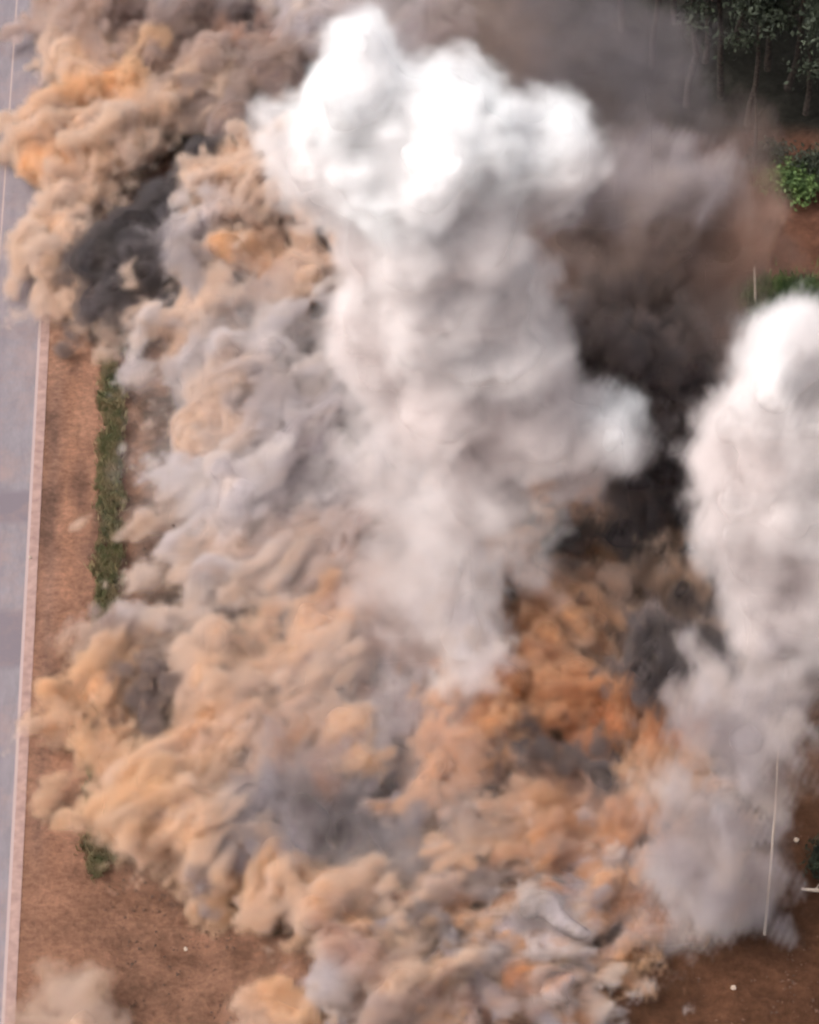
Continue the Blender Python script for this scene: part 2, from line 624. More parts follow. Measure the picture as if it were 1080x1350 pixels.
def road():
    m, n, N, L = new_mat("asphalt")
    b = N['Principled BSDF']; b.inputs['Roughness'].default_value = 0.75; b.inputs['Specular IOR Level'].default_value = 0.3
    tc = N.new('ShaderNodeTexCoord')
    mp = N.new('ShaderNodeMapping'); mp.inputs['Scale'].default_value = (1.0, 0.3, 1)
    L.new(tc.outputs['Object'], mp.inputs['Vector'])
    t = N.new('ShaderNodeTexNoise'); t.inputs['Scale'].default_value = 1.1; t.inputs['Detail'].default_value = 10; t.inputs['Roughness'].default_value = 0.72
    L.new(mp.outputs[0], t.inputs['Vector'])
    r = N.new('ShaderNodeValToRGB')
    r.color_ramp.elements[0].position = 0.3; r.color_ramp.elements[0].color = (*lin((96, 89, 93)), 1)
    r.color_ramp.elements[1].position = 0.7; r.color_ramp.elements[1].color = (*lin((114, 106, 110)), 1)
    L.new(t.outputs['Fac'], r.inputs[0])
    # shadow bands across the lane, painted into the asphalt colour
    sx = N.new('ShaderNodeSeparateXYZ'); L.new(tc.outputs['Object'], sx.inputs[0])
    last = r.outputs[0]
    for (ra, rb_) in ((648, 690), (806, 880)):
        ya, yb = G(15, rb_).y, G(15, ra).y
        g1 = N.new('ShaderNodeMapRange'); g1.inputs['From Min'].default_value = ya - .4; g1.inputs['From Max'].default_value = ya + .4; L.new(sx.outputs[1], g1.inputs['Value'])
        g2 = N.new('ShaderNodeMapRange'); g2.inputs['From Min'].default_value = yb + .4; g2.inputs['From Max'].default_value = yb - .4; L.new(sx.outputs[1], g2.inputs['Value'])
        g = N.new('ShaderNodeMath'); g.operation = 'MULTIPLY'; L.new(g1.outputs[0], g.inputs[0]); L.new(g2.outputs[0], g.inputs[1])
        mx = N.new('ShaderNodeMix'); mx.data_type = 'RGBA'
        L.new(g.outputs[0], mx.inputs['Factor']); L.new(last, mx.inputs[6])
        mx.inputs[7].default_value = (*lin((94, 85, 90)), 1)
        last = mx.outputs[2]
    dn = N.new('ShaderNodeTexNoise'); dn.inputs['Scale'].default_value = 0.22; dn.inputs['Detail'].default_value = 9
    dn.inputs['Roughness'].default_value = 0.68
    L.new(tc.outputs['Object'], dn.inputs['Vector'])
    dm = N.new('ShaderNodeMapRange'); dm.inputs['From Min'].default_value = 0.46; dm.inputs['From Max'].default_value = 0.72
    dm.inputs['To Max'].default_value = 0.6
    L.new(dn.outputs['Fac'], dm.inputs['Value'])
    mx = N.new('ShaderNodeMix'); mx.data_type = 'RGBA'
    L.new(dm.outputs[0], mx.inputs['Factor']); L.new(last, mx.inputs[6]); mx.inputs[7].default_value = (*lin((128, 104, 96)), 1)
    last = mx.outputs[2]
    L.new(last, b.inputs['Base Color'])
    o = sheet("road", XE - 9.5, XE + 0.55, 0.03, m)
    tag(o, "pale lilac grey asphalt road along the left edge", kind='structure')
    m2, n, N, L = new_mat("dusty_shoulder")
    b = N['Principled BSDF']; b.inputs['Roughness'].default_value = 0.95
    tc = N.new('ShaderNodeTexCoord'); t = N.new('ShaderNodeTexNoise'); t.inputs['Scale'].default_value = 1.3; t.inputs['Detail'].default_value = 6
    L.new(tc.outputs['Object'], t.inputs['Vector'])
    r = N.new('ShaderNodeValToRGB')
    r.color_ramp.elements[0].position = 0.3; r.color_ramp.elements[0].color = (*lin((116, 92, 86)), 1)
    r.color_ramp.elements[1].position = 0.7; r.color_ramp.elements[1].color = (*lin((140, 114, 106)), 1)
    L.new(t.outputs['Fac'], r.inputs[0]); L.new(r.outputs[0], b.inputs['Base Color'])
    o = sheet("road_shoulder", XE + 0.08, XE + 0.8, 0.034, m2)
    tag(o, "dusty pink shoulder strip beside the asphalt", kind='structure')
    m3, n, N, L = new_mat("worn_line_paint")
    b = N['Principled BSDF']; b.inputs['Base Color'].default_value = (*lin((140, 122, 118)), 1); b.inputs['Roughness'].default_value = 0.9
    o = sheet("road_markings", XE - 0.12, XE + 0.1, 0.038, m3)
    tag(o, "worn pale edge line of the road", kind='structure')
    o = sheet("road_markings", XE - 3.75, XE - 3.6, 0.038, m3)
    tag(o, "worn pale centre line of the road", kind='structure')


road()

# ================================================================== SMOKE AND DUST
# ---- tall white plume
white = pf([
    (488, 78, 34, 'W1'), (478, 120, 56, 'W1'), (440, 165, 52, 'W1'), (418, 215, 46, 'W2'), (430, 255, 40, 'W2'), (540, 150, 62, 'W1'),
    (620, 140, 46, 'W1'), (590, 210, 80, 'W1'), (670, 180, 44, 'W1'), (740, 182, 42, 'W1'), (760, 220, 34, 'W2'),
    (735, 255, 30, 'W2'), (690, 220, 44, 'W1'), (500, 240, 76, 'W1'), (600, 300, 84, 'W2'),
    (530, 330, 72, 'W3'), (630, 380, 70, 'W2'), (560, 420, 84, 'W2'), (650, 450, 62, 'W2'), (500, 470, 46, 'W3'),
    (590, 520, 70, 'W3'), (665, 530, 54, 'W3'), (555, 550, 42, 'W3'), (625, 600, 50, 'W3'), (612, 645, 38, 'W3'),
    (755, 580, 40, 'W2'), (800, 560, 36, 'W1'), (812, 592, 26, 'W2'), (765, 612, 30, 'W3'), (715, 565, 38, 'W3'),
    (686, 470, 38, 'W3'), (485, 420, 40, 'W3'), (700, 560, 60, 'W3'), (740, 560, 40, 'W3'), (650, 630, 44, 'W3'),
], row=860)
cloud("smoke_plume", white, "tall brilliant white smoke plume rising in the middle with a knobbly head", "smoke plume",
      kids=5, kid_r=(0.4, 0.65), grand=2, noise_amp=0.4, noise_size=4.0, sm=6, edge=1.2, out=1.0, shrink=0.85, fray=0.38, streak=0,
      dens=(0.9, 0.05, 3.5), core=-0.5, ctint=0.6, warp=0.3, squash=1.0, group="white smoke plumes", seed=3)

cloud("veil", pf([(590, 640, 56, 'W2'), (550, 620, 50, 'W3'), (625, 670, 50, 'W2'), (580, 700, 54, 'W3'), (590, 750, 48, 'W3'), (580, 800, 44, 'W3'), (595, 850, 36, 'W3'), (530, 560, 46, 'W3'), (510, 640, 44, 'W4'), (520, 710, 44, 'W4')], row=880),
      "", "", kids=4, grand=1, seed=94, noise_amp=0.8, noise_size=4.0, sm=4, edge=1.8, out=1.3, shrink=0.6, core=None, dens=(0.13, 0.0, 3.0), squash=1, fray=1.3, streak=0, flow=(80, 1.2))

# ---- right white plume
white2 = pf([
    (1052, 468, 38, 'W1'), (1015, 496, 40, 'W2'), (1080, 470, 44, 'W2'), (975, 540, 36, 'W2'), (955, 575, 30, 'W3'), (1090, 490, 50, 'W2'), (1055, 560, 76, 'W2'), (990, 580, 46, 'W3'),
    (972, 606, 36, 'W3'), (1000, 610, 40, 'W3'), (1070, 640, 86, 'W2'), (1000, 650, 54, 'W3'), (1095, 720, 76, 'W3'), (1035, 720, 56, 'W3'),
    (1060, 800, 66, 'W3'), (1020, 840, 46, 'W4'), (1085, 880, 60, 'W4'), (1035, 900, 44, 'W4'), (1115, 570, 80, 'W2'), (990, 720, 40, 'W4'),
], row=1130)
cloud("smoke_plume", white2, "pinkish white smoke plume with a rounded top at the right edge", "smoke plume",
      kids=6, kid_r=(0.35, 0.6), grand=2, noise_amp=0.6, noise_size=3.5, sm=5, edge=1.4, out=1.1, shrink=0.9, fray=0.55,
      dens=(0.6, 0.04, 4.0), core=-0.2, ctint=0.55, warp=0.7, streak=0, squash=1.0, group="white smoke plumes", seed=5)
foot = pf([
    (955, 905, 34, 'LG'), (1000, 950, 46, 'LG'), (960, 1000, 34, 'PG'), (995, 1050, 42, 'LG'), (955, 1100, 36, 'PG'), (965, 1150, 40, 'PG'),
    (935, 1190, 36, 'LG'), (970, 1195, 28, 'PG'), (905, 1225, 28, 'LG'), (940, 1230, 22, 'LG'), (870, 1245, 20, 'LG'), (925, 950, 30, 'PG'), (930, 1050, 26, 'LG'),
], row=1215)
cloud("smoke_cloud", foot, "thin lilac grey smoke trailing down below the right plume to the brown soil", "smoke",
      kids=5, grand=2, noise_amp=0.6, noise_size=3.0, sm=3, edge=1.3, out=1.1, shrink=0.9, fray=1.0,
      dens=(0.42, 0.035, 4.0), core=0.6, ctint=0.66, squash=1.0, seed=6, flow=(80, 1.2))

G_ = "dust clouds thrown up by the blast"
# ---- upper left, rolling over the road
c = pf([
    (100, 100, 34, 'T1'), (130, 130, 42, 'O1'), (180, 110, 40, 'Y1'), (75, 180, 42, 'T1'), (100, 150, 40, 'O1'), (70, 215, 36, 'O1'),
    (100, 205, 40, 'O1'), (140, 200, 52, 'T1'), (165, 185, 40, 'T1'), (95, 265, 36, 'T1'), (112, 262, 28, 'T1'), (60, 310, 36, 'T1'),
    (55, 350, 38, 'T1'), (45, 378, 22, 'T2'), (92, 338, 30, 'T1'), (90, 385, 34, 'T2'), (120, 400, 24, 'O1'), (140, 425, 20, 'T1'),
    (205, 160, 40, 'T2'), (250, 140, 44, 'T2'), (110, 60, 34, 'T1'),
])
cloud("dust_cloud", c, "orange tan dust cloud rolling over the road at the upper left", "dust cloud", 
      soft=[(0.7, 0.45, 'T1'), (1.6, 0.1, 'T1')], group=G_, flow=(50, 1.25), kids=4, sm=3, warp=0.6, seed=11, noise_amp=0.6)

# ---- dull brown bank behind it
c = pf([
    (150, 30, 60, 'T3'), (230, 50, 52, 'T4'), (200, 20, 50, 'PG'), (300, 90, 50, 'T3'), (340, 80, 46, 'R1'), (360, 120, 46, 'T4'), (300, 150, 44, 'B1'),
    (262, 158, 32, 'T4'), (330, 180, 40, 'T4'), (280, 30, 50, 'PG'), (370, 20, 50, 'LG'), (340, -10, 60, 'LG'), (440, 10, 50, 'LG'), (250, -20, 60, 'T3'),
    (400, 70, 44, 'PG'), (90, 10, 36, 'T3'), (500, 20, 50, 'PG'), (560, 60, 60, 'PG'), (460, 50, 60, 'PG'),
])
cloud("dust_cloud", c, "dull brown and grey dust bank behind the white plume at the upper left", "dust cloud", kids=6, grand=2,
      soft=[(1.2, 0.3, 'T3'), (2.6, 0.08, 'PG')], group=G_, seed=13, noise_amp=0.7, noise_size=4.5)

# ---- dark streak of thrown soil
c = strand([(145, 338, 15), (182, 292, 18), (235, 248, 16), (310, 203, 13)], 30, ['K', 'D2', 'D2', 'D2'], h=4.5, wob=.12) + \
    strand([(155, 372, 13), (195, 338, 12), (225, 322, 9)], 8, ['D1', 'D2', 'DG'], h=4.2) + \
    strand([(150, 410, 18), (190, 390, 14)], 4, ['B3', 'D1'], h=2)
cloud("soil_or_gap", c, "blackish streak of thrown soil between two tan dust clouds at the upper left", "thrown soil",
      kids=6, kid_r=(0.3, 0.6), grand=2, seed=17, noise_amp=0.7, noise_size=1.6, flow=(52, 1.5), shrink=0.3, warp=0.35)

# ---- tan cloud left of the white plume
c = pf([
    (335, 210, 26, 'T1'), (352, 190, 28, 'T1'), (285, 265, 26, 'T1'), (310, 250, 32, 'T1'), (262, 300, 24, 'LG'), (330, 250, 38, 'T1'), (270, 300, 36, 'LG'),
    (320, 300, 38, 'T2'), (380, 250, 40, 'T1'), (345, 325, 34, 'O1'), (330, 350, 32, 'O1'), (370, 345, 36, 'O1'), (400, 320, 36, 'T1'), (420, 370, 36, 'T1'),
    (390, 390, 36, 'T2'), (240, 325, 22, 'PG'), (240, 358, 26, 'PG'), (350, 385, 30, 'T3'),
], h=5)
cloud("dust_cloud", c, "tan dust cloud with orange spot beside the white plume", "dust cloud", 
      soft=[(0.7, 0.45, 'T1'), (1.6, 0.1, 'LG')], group=G_, flow=(55, 1.2), seed=19, noise_amp=0.9)

c = pf([
    (232, 398, 30, 'T1'), (222, 425, 22, 'T2'), (250, 400, 36, 'T1'), (290, 410, 36, 'T1'), (310, 450, 40, 'LG'), (270, 480, 38, 'LG'),
    (300, 510, 40, 'T2'), (350, 480, 46, 'LG'), (330, 540, 40, 'T2'), (380, 540, 46, 'PG'), (390, 450, 44, 'LG'), (430, 500, 46, 'LG'), (420, 580, 46, 'PG'),
    (440, 430, 46, 'LG'), (480, 560, 40, 'PG'),
], h=4)
cloud("dust_cloud", c, "pinkish tan dust cloud over the rough ground beside the weeds", "dust cloud", 
      soft=[(0.8, 0.4, 'T1'), (1.8, 0.1, 'LG')], group=G_, flow=(40, 1.6), fray=0.9, seed=23, noise_amp=0.9)

c = pf([
    (260, 620, 32, 'LG'), (262, 652, 26, 'LG'), (290, 640, 40, 'LG'), (330, 620, 40, 'W4'), (275, 690, 26, 'LG'), (290, 690, 40, 'LG'), (340, 670, 44, 'W4'),
    (380, 640, 42, 'LG'), (400, 690, 44, 'T3'), (258, 716, 24, 'T2'), (300, 725, 30, 'T2'), (350, 725, 34, 'T3'), (440, 650, 46, 'PG'), (480, 690, 46, 'PG'),
    (500, 630, 44, 'LG'), (420, 740, 34, 'T2'), (200, 680, 14, 'T2'), (470, 740, 36, 'PG'), (530, 720, 40, 'T3'),
], h=3.5)
cloud("dust_cloud", c, "pale pinkish grey dust cloud left of the foot of the white plume", "dust cloud", 
      soft=[(0.8, 0.4, 'LG'), (1.8, 0.1, 'LG')], group=G_, flow=(30, 1.7), fray=0.9, seed=29, noise_amp=0.8)

# ---- lower left surge
c = strand([(166, 858, 28), (138, 875, 30), (130, 920, 28), (140, 970, 28), (162, 1000, 30), (198, 1014, 36)], 14, ['O1', 'Y1', 'T1', 'O1'], wob=.15) + \
    strand([(190, 1010, 42), (230, 1050, 52), (270, 1100, 46), (330, 1145, 38), (390, 1180, 36), (430, 1210, 34)], 16, ['T1', 'Y1', 'T1'], wob=.2) + \
    strand([(220, 1000, 34), (290, 1010, 36), (370, 990, 34), (440, 960, 36)], 12, ['O1', 'Y1', 'R1', 'T1'], h=3) + \
    strand([(210, 820, 18), (260, 805, 22), (330, 790, 30), (400, 750, 34), (450, 740, 30)], 10, ['LG', 'T1', 'T1', 'LG'], h=3) + \
    strand([(450, 800, 34), (400, 830, 36), (340, 860, 36), (290, 920, 36), (250, 960, 24)], 15, ['Y1', 'O1', 'O1', 'T1'], h=3.6) + \
    strand([(420, 870, 36), (370, 920, 36), (320, 960, 28)], 10, ['T1', 'O1', 'T2'], h=3.2) + \
    strand([(140, 850, 26), (190, 850, 24), (250, 850, 22)], 6, ['T2', 'T3', 'T1'])
cloud("dust_cloud", c, "orange yellow dust surge spreading over the verge at the lower left", "dust cloud", 
      soft=[(0.6, 0.45, 'T1'), (1.4, 0.1, 'T1')], group=G_, flow=(42, 1.5), kids=4, fray=0.9, sm=3, warp=0.6, seed=31, noise_amp=0.7, noise_size=3.0, streak=0.45)

c = strand([(170, 940, 26), (220, 900, 30), (260, 880, 26), (210, 945, 24)], 10, ['B2', 'B3', 'B1', 'DG'], h=1.6) + \
    strand([(300, 960, 20), (340, 930, 16)], 3, ['B2', 'B3'], h=2.2) + \
    strand([(160, 870, 20), (190, 890, 22)], 3, ['T4', 'B1'], h=1.8)  # the hollow's darkness is put into the colour of these puffs
cloud("soil_or_gap", c, "dark brown puffs drawn as a hollow inside the lower left dust surge", "thrown soil",
      kids=9, grand=3, soft=[(0.5, 0.3, 'B1')], seed=37, noise_amp=0.9, noise_size=1.6)

# ---- bluish grey smoke in the middle of the lower part
c = strand([(450, 870, 40), (440, 940, 44), (430, 1010, 44)], 7, ['PG', 'R1', 'PG']) + strand([(510, 880, 40), (505, 960, 40), (495, 1040, 40)], 7, ['LG', 'PG', 'BG']) + \
    strand([(330, 1070, 34), (400, 1080, 42), (460, 1100, 42), (540, 1075, 38), (590, 1085, 30)], 14, ['DG', 'B3', 'BG', 'DG', 'D1']) + \
    strand([(350, 1110, 22), (400, 1130, 24), (450, 1140, 26)], 6, ['LG', 'BG', 'DG']) + \
    strand([(550, 940, 36), (570, 1010, 36)], 5, ['R1', 'T2', 'PG']) + strand([(300, 1050, 26), (380, 1030, 30)], 4, ['R1', 'T3'])
cloud("smoke_cloud", c, "bluish grey smoke pooled in the hollow of the dust ring, lower middle", "smoke",
      kids=6, grand=2, soft=[(0.8, 0.3, 'BG'), (1.8, 0.08, 'LG')], flow=(74, 1.7), dens=(0.8, 0.06, 4.0), edge=0.9, fray=1.0, warp=0.7, streak=0.2, seed=41, noise_amp=0.8, noise_size=3.0)

c = strand([(590, 740, 40), (585, 800, 38), (595, 855, 34), (615, 885, 26)], 9, ['W3', 'W4', 'W4']) + \
    strand([(500, 760, 44), (500, 830, 44)], 5, ['T3', 'PG', 'R1']) + strand([(450, 720, 30), (520, 740, 30)], 3, ['DG', 'PG'])
cloud("smoke_cloud", [(x, y, r, k, 7.0 if x > 560 else 4.0, None) for (x, y, r, k, h, w) in c], "pale lilac smoke trailing down below the tall white plume", "smoke",
      kids=6, grand=2, soft=[(1.0, 0.3, 'W4'), (2.2, 0.08, 'LG')], flow=(80, 1.2), dens=(0.6, 0.06, 4.0), edge=1.3, core=0.2, seed=43, noise_amp=0.6, noise_size=3.5)

# ---- orange burst right of the middle
c = strand([(640, 755, 32), (700, 750, 36), (760, 775, 36), (805, 795, 30)], 12, ['O1', 'O2', 'O1', 'T1'], h=4.0) + \
    strand([(640, 800, 34), (690, 820, 36), (740, 830, 36), (790, 850, 34)], 12, ['O2', 'O1', 'O1', 'T1'], h=3.6) + \
    strand([(680, 860, 34), (720, 890, 36), (770, 900, 34)], 10, ['O2', 'O3', 'O1'], h=3.4) + \
    strand([(700, 720, 26), (740, 735, 22)], 4, ['O1', 'R1'], h=2.5) + \
    strand([(620, 1010, 32), (640, 950, 32), (700, 925, 32), (760, 930, 32), (830, 930, 30), (870, 970, 30)], 18, ['O3', 'O2', 'O1', 'O2'], h=2.8) + \
    strand([(600, 1000, 30), (640, 1050, 34), (700, 1080, 34), (770, 1090, 34), (840, 1080, 32), (870, 1020, 32)], 18, ['O1', 'O2', 'R1', 'T1'], h=2.6) + \
    strand([(820, 680, 26), (860, 710, 28), (890, 760, 28), (900, 800, 20)], 10, ['Y1', 'O1', 'T1'], h=3) + \
    strand([(760, 660, 20), (830, 680, 18)], 4, ['O2', 'T2'], h=1.5)
cloud("dust_cloud", c, "strong orange dust burst right of the middle with a hollow in it", "dust cloud", 
      soft=[(0.5, 0.5, 'O1'), (1.2, 0.1, 'O1')], group=G_, flow=(-25, 1.3), seed=47, noise_amp=1.0, noise_size=2.2, tint_noise=0.25)

GAP_PUFFS = dict(kids=8, grand=3, noise_amp=0.9, noise_size=1.5)  # dark gaps between the dust, drawn as dark-coloured puffs
cloud("soil_or_gap", strand([(715, 690, 18), (770, 700, 22), (805, 700, 18)], 12, ['D1', 'D2', 'K'], h=5.6),
      "blackish puffs standing in for a dark gap above the orange burst, right below the white knob", "thrown soil", seed=53, **GAP_PUFFS)
cloud("soil_or_gap", strand([(828, 792, 16), (860, 760, 20)], 7, ['D1', 'D2'], h=5.2),
      "small dark puffs standing in for a gap between the orange burst and the right plume", "thrown soil", seed=54, **GAP_PUFFS)
cloud("soil_or_gap", strand([(870, 880, 22), (905, 888, 30), (930, 870, 24)], 12, ['D1', 'D2', 'K'], h=5.6),
      "black puffs standing in for a dark gap against the left flank of the right plume", "thrown soil", seed=55, **GAP_PUFFS)
cloud("dust_wisps", strand([(885, 838, 18), (935, 812, 18)], 6, ['PG', 'DG', 'LG'], h=2.6) + strand([(960, 730, 20), (980, 715, 18)], 3, ['DG', 'PG'], h=3),
      "grey streaked wisps beside the right plume above the black gap puffs", "dust wisps", kids=5, grand=2, seed=56, flow=(12, 1.6))

c = strand([(690, 985, 14), (720, 990, 20), (770, 1010, 20), (805, 1035, 16)], 10, ['D2', 'K', 'D2', 'D1'], h=4.2) + \
    strand([(720, 1030, 14), (760, 1050, 14)], 3, ['B2', 'R1'], h=2.6)  # no real opening: the hole's darkness is painted as puff colour
cloud("soil_or_gap", c, "dark puffs drawn as a hole ringed by orange dust", "thrown soil",
      kids=8, grand=3, soft=[(0.5, 0.3, 'B1')], seed=59, noise_amp=0.9, noise_size=1.5)

# ---- dark column
c = strand([(780, 430, 36), (800, 470, 44), (820, 520, 52), (850, 560, 44), (880, 600, 44), (880, 660, 36)], 20, ['D2', 'D1', 'D1', 'B3'], row=720) + \
    strand([(860, 450, 44), (890, 500, 36), (890, 560, 34)], 8, ['D1', 'B3', 'D1'], row=720)
cloud("soil_or_gap", c, "dark column of earth and smoke between the two white plumes", "thrown soil",
      kids=8, grand=4, soft=[(0.8, 0.3, 'D1'), (2.0, 0.08, 'B3')], seed=61, noise_amp=1.0, noise_size=1.8)

# ---- brown smoke behind
c = pf([
    (740, 385, 34, 'R1'), (790, 380, 50, 'B1'), (850, 370, 56, 'B2'), (910, 390, 52, 'B1'), (940, 450, 40, 'R1'), (900, 320, 50, 'B1'), (830, 310, 56, 'B1'),
    (760, 320, 46, 'B2'), (720, 350, 30, 'R1'), (940, 330, 36, 'R1'), (730, 430, 30, 'O3'), (860, 250, 50, 'PG'), (800, 240, 40, 'DG'),
], row=640)
cloud("smoke_cloud", c, "reddish brown smoke bank behind the dark column right of the white plume", "smoke",
      kids=4, grand=1, seed=67, noise_amp=0.6, noise_size=5.0, sm=5, edge=1.8, out=1.6, shrink=0.5, core=0.3, dens=(0.45, 0.05, 5.0), squash=1, fray=1.0)
c = pf([
    (600, 60, 60, 'B1'), (660, 60, 60, 'B1'), (720, 100, 60, 'DG'), (640, 20, 60, 'T4'), (690, 60, 60, 'B1'), (780, 160, 60, 'B2'), (840, 200, 60, 'B1'), (720, 30, 60, 'DG'),
    (790, 60, 50, 'DG'), (850, 110, 50, 'DG'),  (900, 210, 50, 'DG'), (680, 150, 60, 'B2'), (930, 280, 44, 'R1'), (960, 300, 36, 'R1'), (540, 20, 60, 'PG'), (960, 340, 34, 'B1'),
    (950, 190, 34, 'B2'), (800, 250, 60, 'B2'),
], row=560)
cloud("smoke_cloud", c, "thin grey brown smoke drifting in front of the forest at the top", "smoke",
      kids=4, grand=1, seed=68, noise_amp=0.6, noise_size=5.0, sm=5, edge=2.4, out=2.0, shrink=0.5, core=None, dens=(0.10, 0.02, 6.0), squash=1, fray=1.2)

# ---- thin veils with no body of their own
cloud("veil", pf([(300, 440, 80, 'LG'), (380, 520, 90, 'LG'), (300, 600, 80, 'LG'), (420, 640, 90, 'PG'), (360, 720, 90, 'LG'), (460, 780, 80, 'R1'), (420, 880, 90, 'LG'),
                  (300, 880, 60, 'T2'), (480, 960, 80, 'LG'), (400, 1020, 80, 'PG'), (540, 1060, 70, 'LG')], h=7),
      "", "", kids=4, grand=1, seed=91, noise_amp=1.0, noise_size=5.0, sm=4, edge=2.5, out=1.5, shrink=0.5, core=None, dens=(0.028, 0.0, 3.0), squash=.7, fray=2.2, flow=(50, 1.3))
cloud("veil", pf([(640, 1160, 70, 'T2'), (760, 1180, 80, 'PG'), (700, 1000, 70, 'R1'), (800, 880, 60, 'T3'), (860, 1080, 70, 'PG'), (820, 760, 60, 'T3'), (640, 1280, 60, 'T2')], h=5),
      "", "", kids=4, grand=1, seed=92, noise_amp=1.0, noise_size=4.0, sm=4, edge=2.0, out=1.5, shrink=0.5, core=None, dens=(0.012, 0.0, 3.0), squash=.7, fray=2.2, flow=(10, 1.5))
cloud("veil", pf([(800, 450, 50, 'B1'), (860, 500, 50, 'B1'), (880, 600, 46, 'B2'), (840, 660, 44, 'B1'), (930, 420, 46, 'B1'), (780, 380, 50, 'B1')], row=740),
      "", "", kids=4, grand=1, seed=93, noise_amp=1.0, noise_size=4.0, sm=4, edge=2.0, out=1.5, shrink=0.5, core=None, dens=(0.03, 0.0, 3.0), squash=1, fray=2.0)

# ---- bottom mosaic
PAL = ['O1', 'Y1', 'T2', 'O2', 'LG', 'R1', 'O2', 'PG', 'T2', 'B2', 'O3', 'LG', 'BG', 'O1', 'DG', 'D1', 'O1', 'O2', 'O1']
c = []
for k in range(230):
    x = rng.uniform(500, 900); y = rng.uniform(1080, 1370)
    if x > 890 - max(0, y - 1190) * 0.8 + 40 * math.sin(y * .11) * rng.random() or x < 430 + (1180 - y) * .4:
        continue
    r = rng.uniform(9, 19)
    kc = PAL[rng.integers(len(PAL))]
    for q in range(3):
        c.append((x + q * r * .8, y + rng.normal() * 4, r * rng.uniform(.6, 1), kc, None, None))
cloud("dust_cloud", c, "low streaky patchwork of orange, tan and lilac dust along the bottom", "dust cloud", kids=6,
      soft=[(0.5, 0.4, 'T1'), (1.1, 0.1, 'T1')], group=G_, flow=(8, 1.5), seed=71, noise_amp=0.9, noise_size=1.8, stretch=(2, 1, 1), shrink=0.3, sm=1, out=0.5, edge=0.5, dens=(2.2, 0.03, 3.0), core=-0.5, cblend=4.0, streak=0.7, fray=0.5)
c = []
for k in range(60):
    x = rng.uniform(540, 770); y = rng.uniform(1100, 1345)
    if x > 820 - max(0, y - 1190) * 0.9:
        continue
    kc = ['LG', 'W4', 'BG', 'D1', 'DG', 'W3', 'B3', 'O2'][rng.integers(8)]
    ln = rng.uniform(24, 60); r = rng.uniform(6, 10)
    c += strand([(x, y, r * .6), (x + ln * .5, y - rng.uniform(-6, 10), r), (x + ln, y + rng.uniform(-8, 8), r * .5)], 6, kc, h=2.0)
cloud("dust_wisps", c, "pale lilac and dark wisps curling over the streaky patchwork at the bottom", "dust wisps", kids=3, grand=1,
      seed=97, noise_amp=0.35, noise_size=1.5, stretch=(2, 1, 1), shrink=0.1, sm=1, out=0.3, edge=0.5, dens=(1.3, 0.0, 3.0), core=-0.3, cblend=3, streak=0.3, fray=0.6, warp=1.0)
c = pf([
    (505, 1175, 30, 'T1'), (470, 1205, 28, 'O1'), (440, 1190, 24, 'T1'), (525, 1225, 32, 'T2'), (490, 1260, 32, 'R1'), (455, 1290, 24, 'LG'), (535, 1290, 34, 'T2'), (480, 1330, 32, 'T3'),
    (550, 1345, 32, 'T3'), (570, 1150, 24, 'O1'), (420, 1235, 16, 'T1'),
], h=2.4)
cloud("dust_cloud", c, "smooth tan dust cloud at the bottom, left of the streaky patchwork", "dust cloud", 
      soft=[(0.7, 0.4, 'T1'), (1.6, 0.1, 'T1')], group=G_, flow=(20, 1.4), fray=0.9, seed=73, noise_amp=0.7)
c = pf([(92, 1316, 30, 'T2'), (108, 1348, 32, 'T2'), (80, 1352, 28, 'T2')])
cloud("dust_cloud", c, "small rounded tan dust puff on the verge at the bottom left corner", "dust cloud", kids=4, grand=0,
      soft=[(0.6, 0.3, 'T2')], group=G_, seed=79, noise_amp=0.25, shrink=0.4, warp=0.3, dens=(0.4, 0.02, 3.0), core=0.1, ctint=0.6)
c = pf([(372, 1338, 13, 'O1'), (386, 1350, 14, 'Y1'), (362, 1352, 10, 'T1')])
cloud("dust_cloud", c, "small bright orange dust puff at the bottom edge left of the big cloud", "dust cloud", kids=5, grand=2,
      soft=[(0.4, 0.4, 'O1')], group=G_, seed=83, noise_amp=0.3, noise_size=1.5, shrink=-0.1, sm=1, warp=0.5, out=0.5, edge=0.5, core=-0.2)



# ================================================================== TREES, WEEDS, SMALL THINGS
def leaf_material(name, c1, c2):
    m, n, N, L = new_mat(name)
    b = N['Principled BSDF']; b.inputs['Roughness'].default_value = 0.7; b.inputs['Specular IOR Level'].default_value = 0.2
    tc = N.new('ShaderNodeTexCoord'); t = N.new('ShaderNodeTexNoise'); t.inputs['Scale'].default_value = 1.1; t.inputs['Detail'].default_value = 4
    L.new(tc.outputs['Object'], t.inputs['Vector'])
    r = N.new('ShaderNodeValToRGB')
    r.color_ramp.elements[0].position = 0.35; r.color_ramp.elements[0].color = (*lin(c1), 1)
    r.color_ramp.elements[1].position = 0.65; r.color_ramp.elements[1].color = (*lin(c2), 1)
    L.new(t.outputs['Fac'], r.inputs[0]); L.new(r.outputs[0], b.inputs['Base Color'])
    return m


def mottled(name, c1, c2, scale=4.0):
    m = leaf_material(name, c1, c2)
    m.node_tree.nodes['Principled BSDF'].inputs['Roughness'].default_value = 0.95
    m.node_tree.nodes['Noise Texture'].inputs['Scale'].default_value = scale
    return m


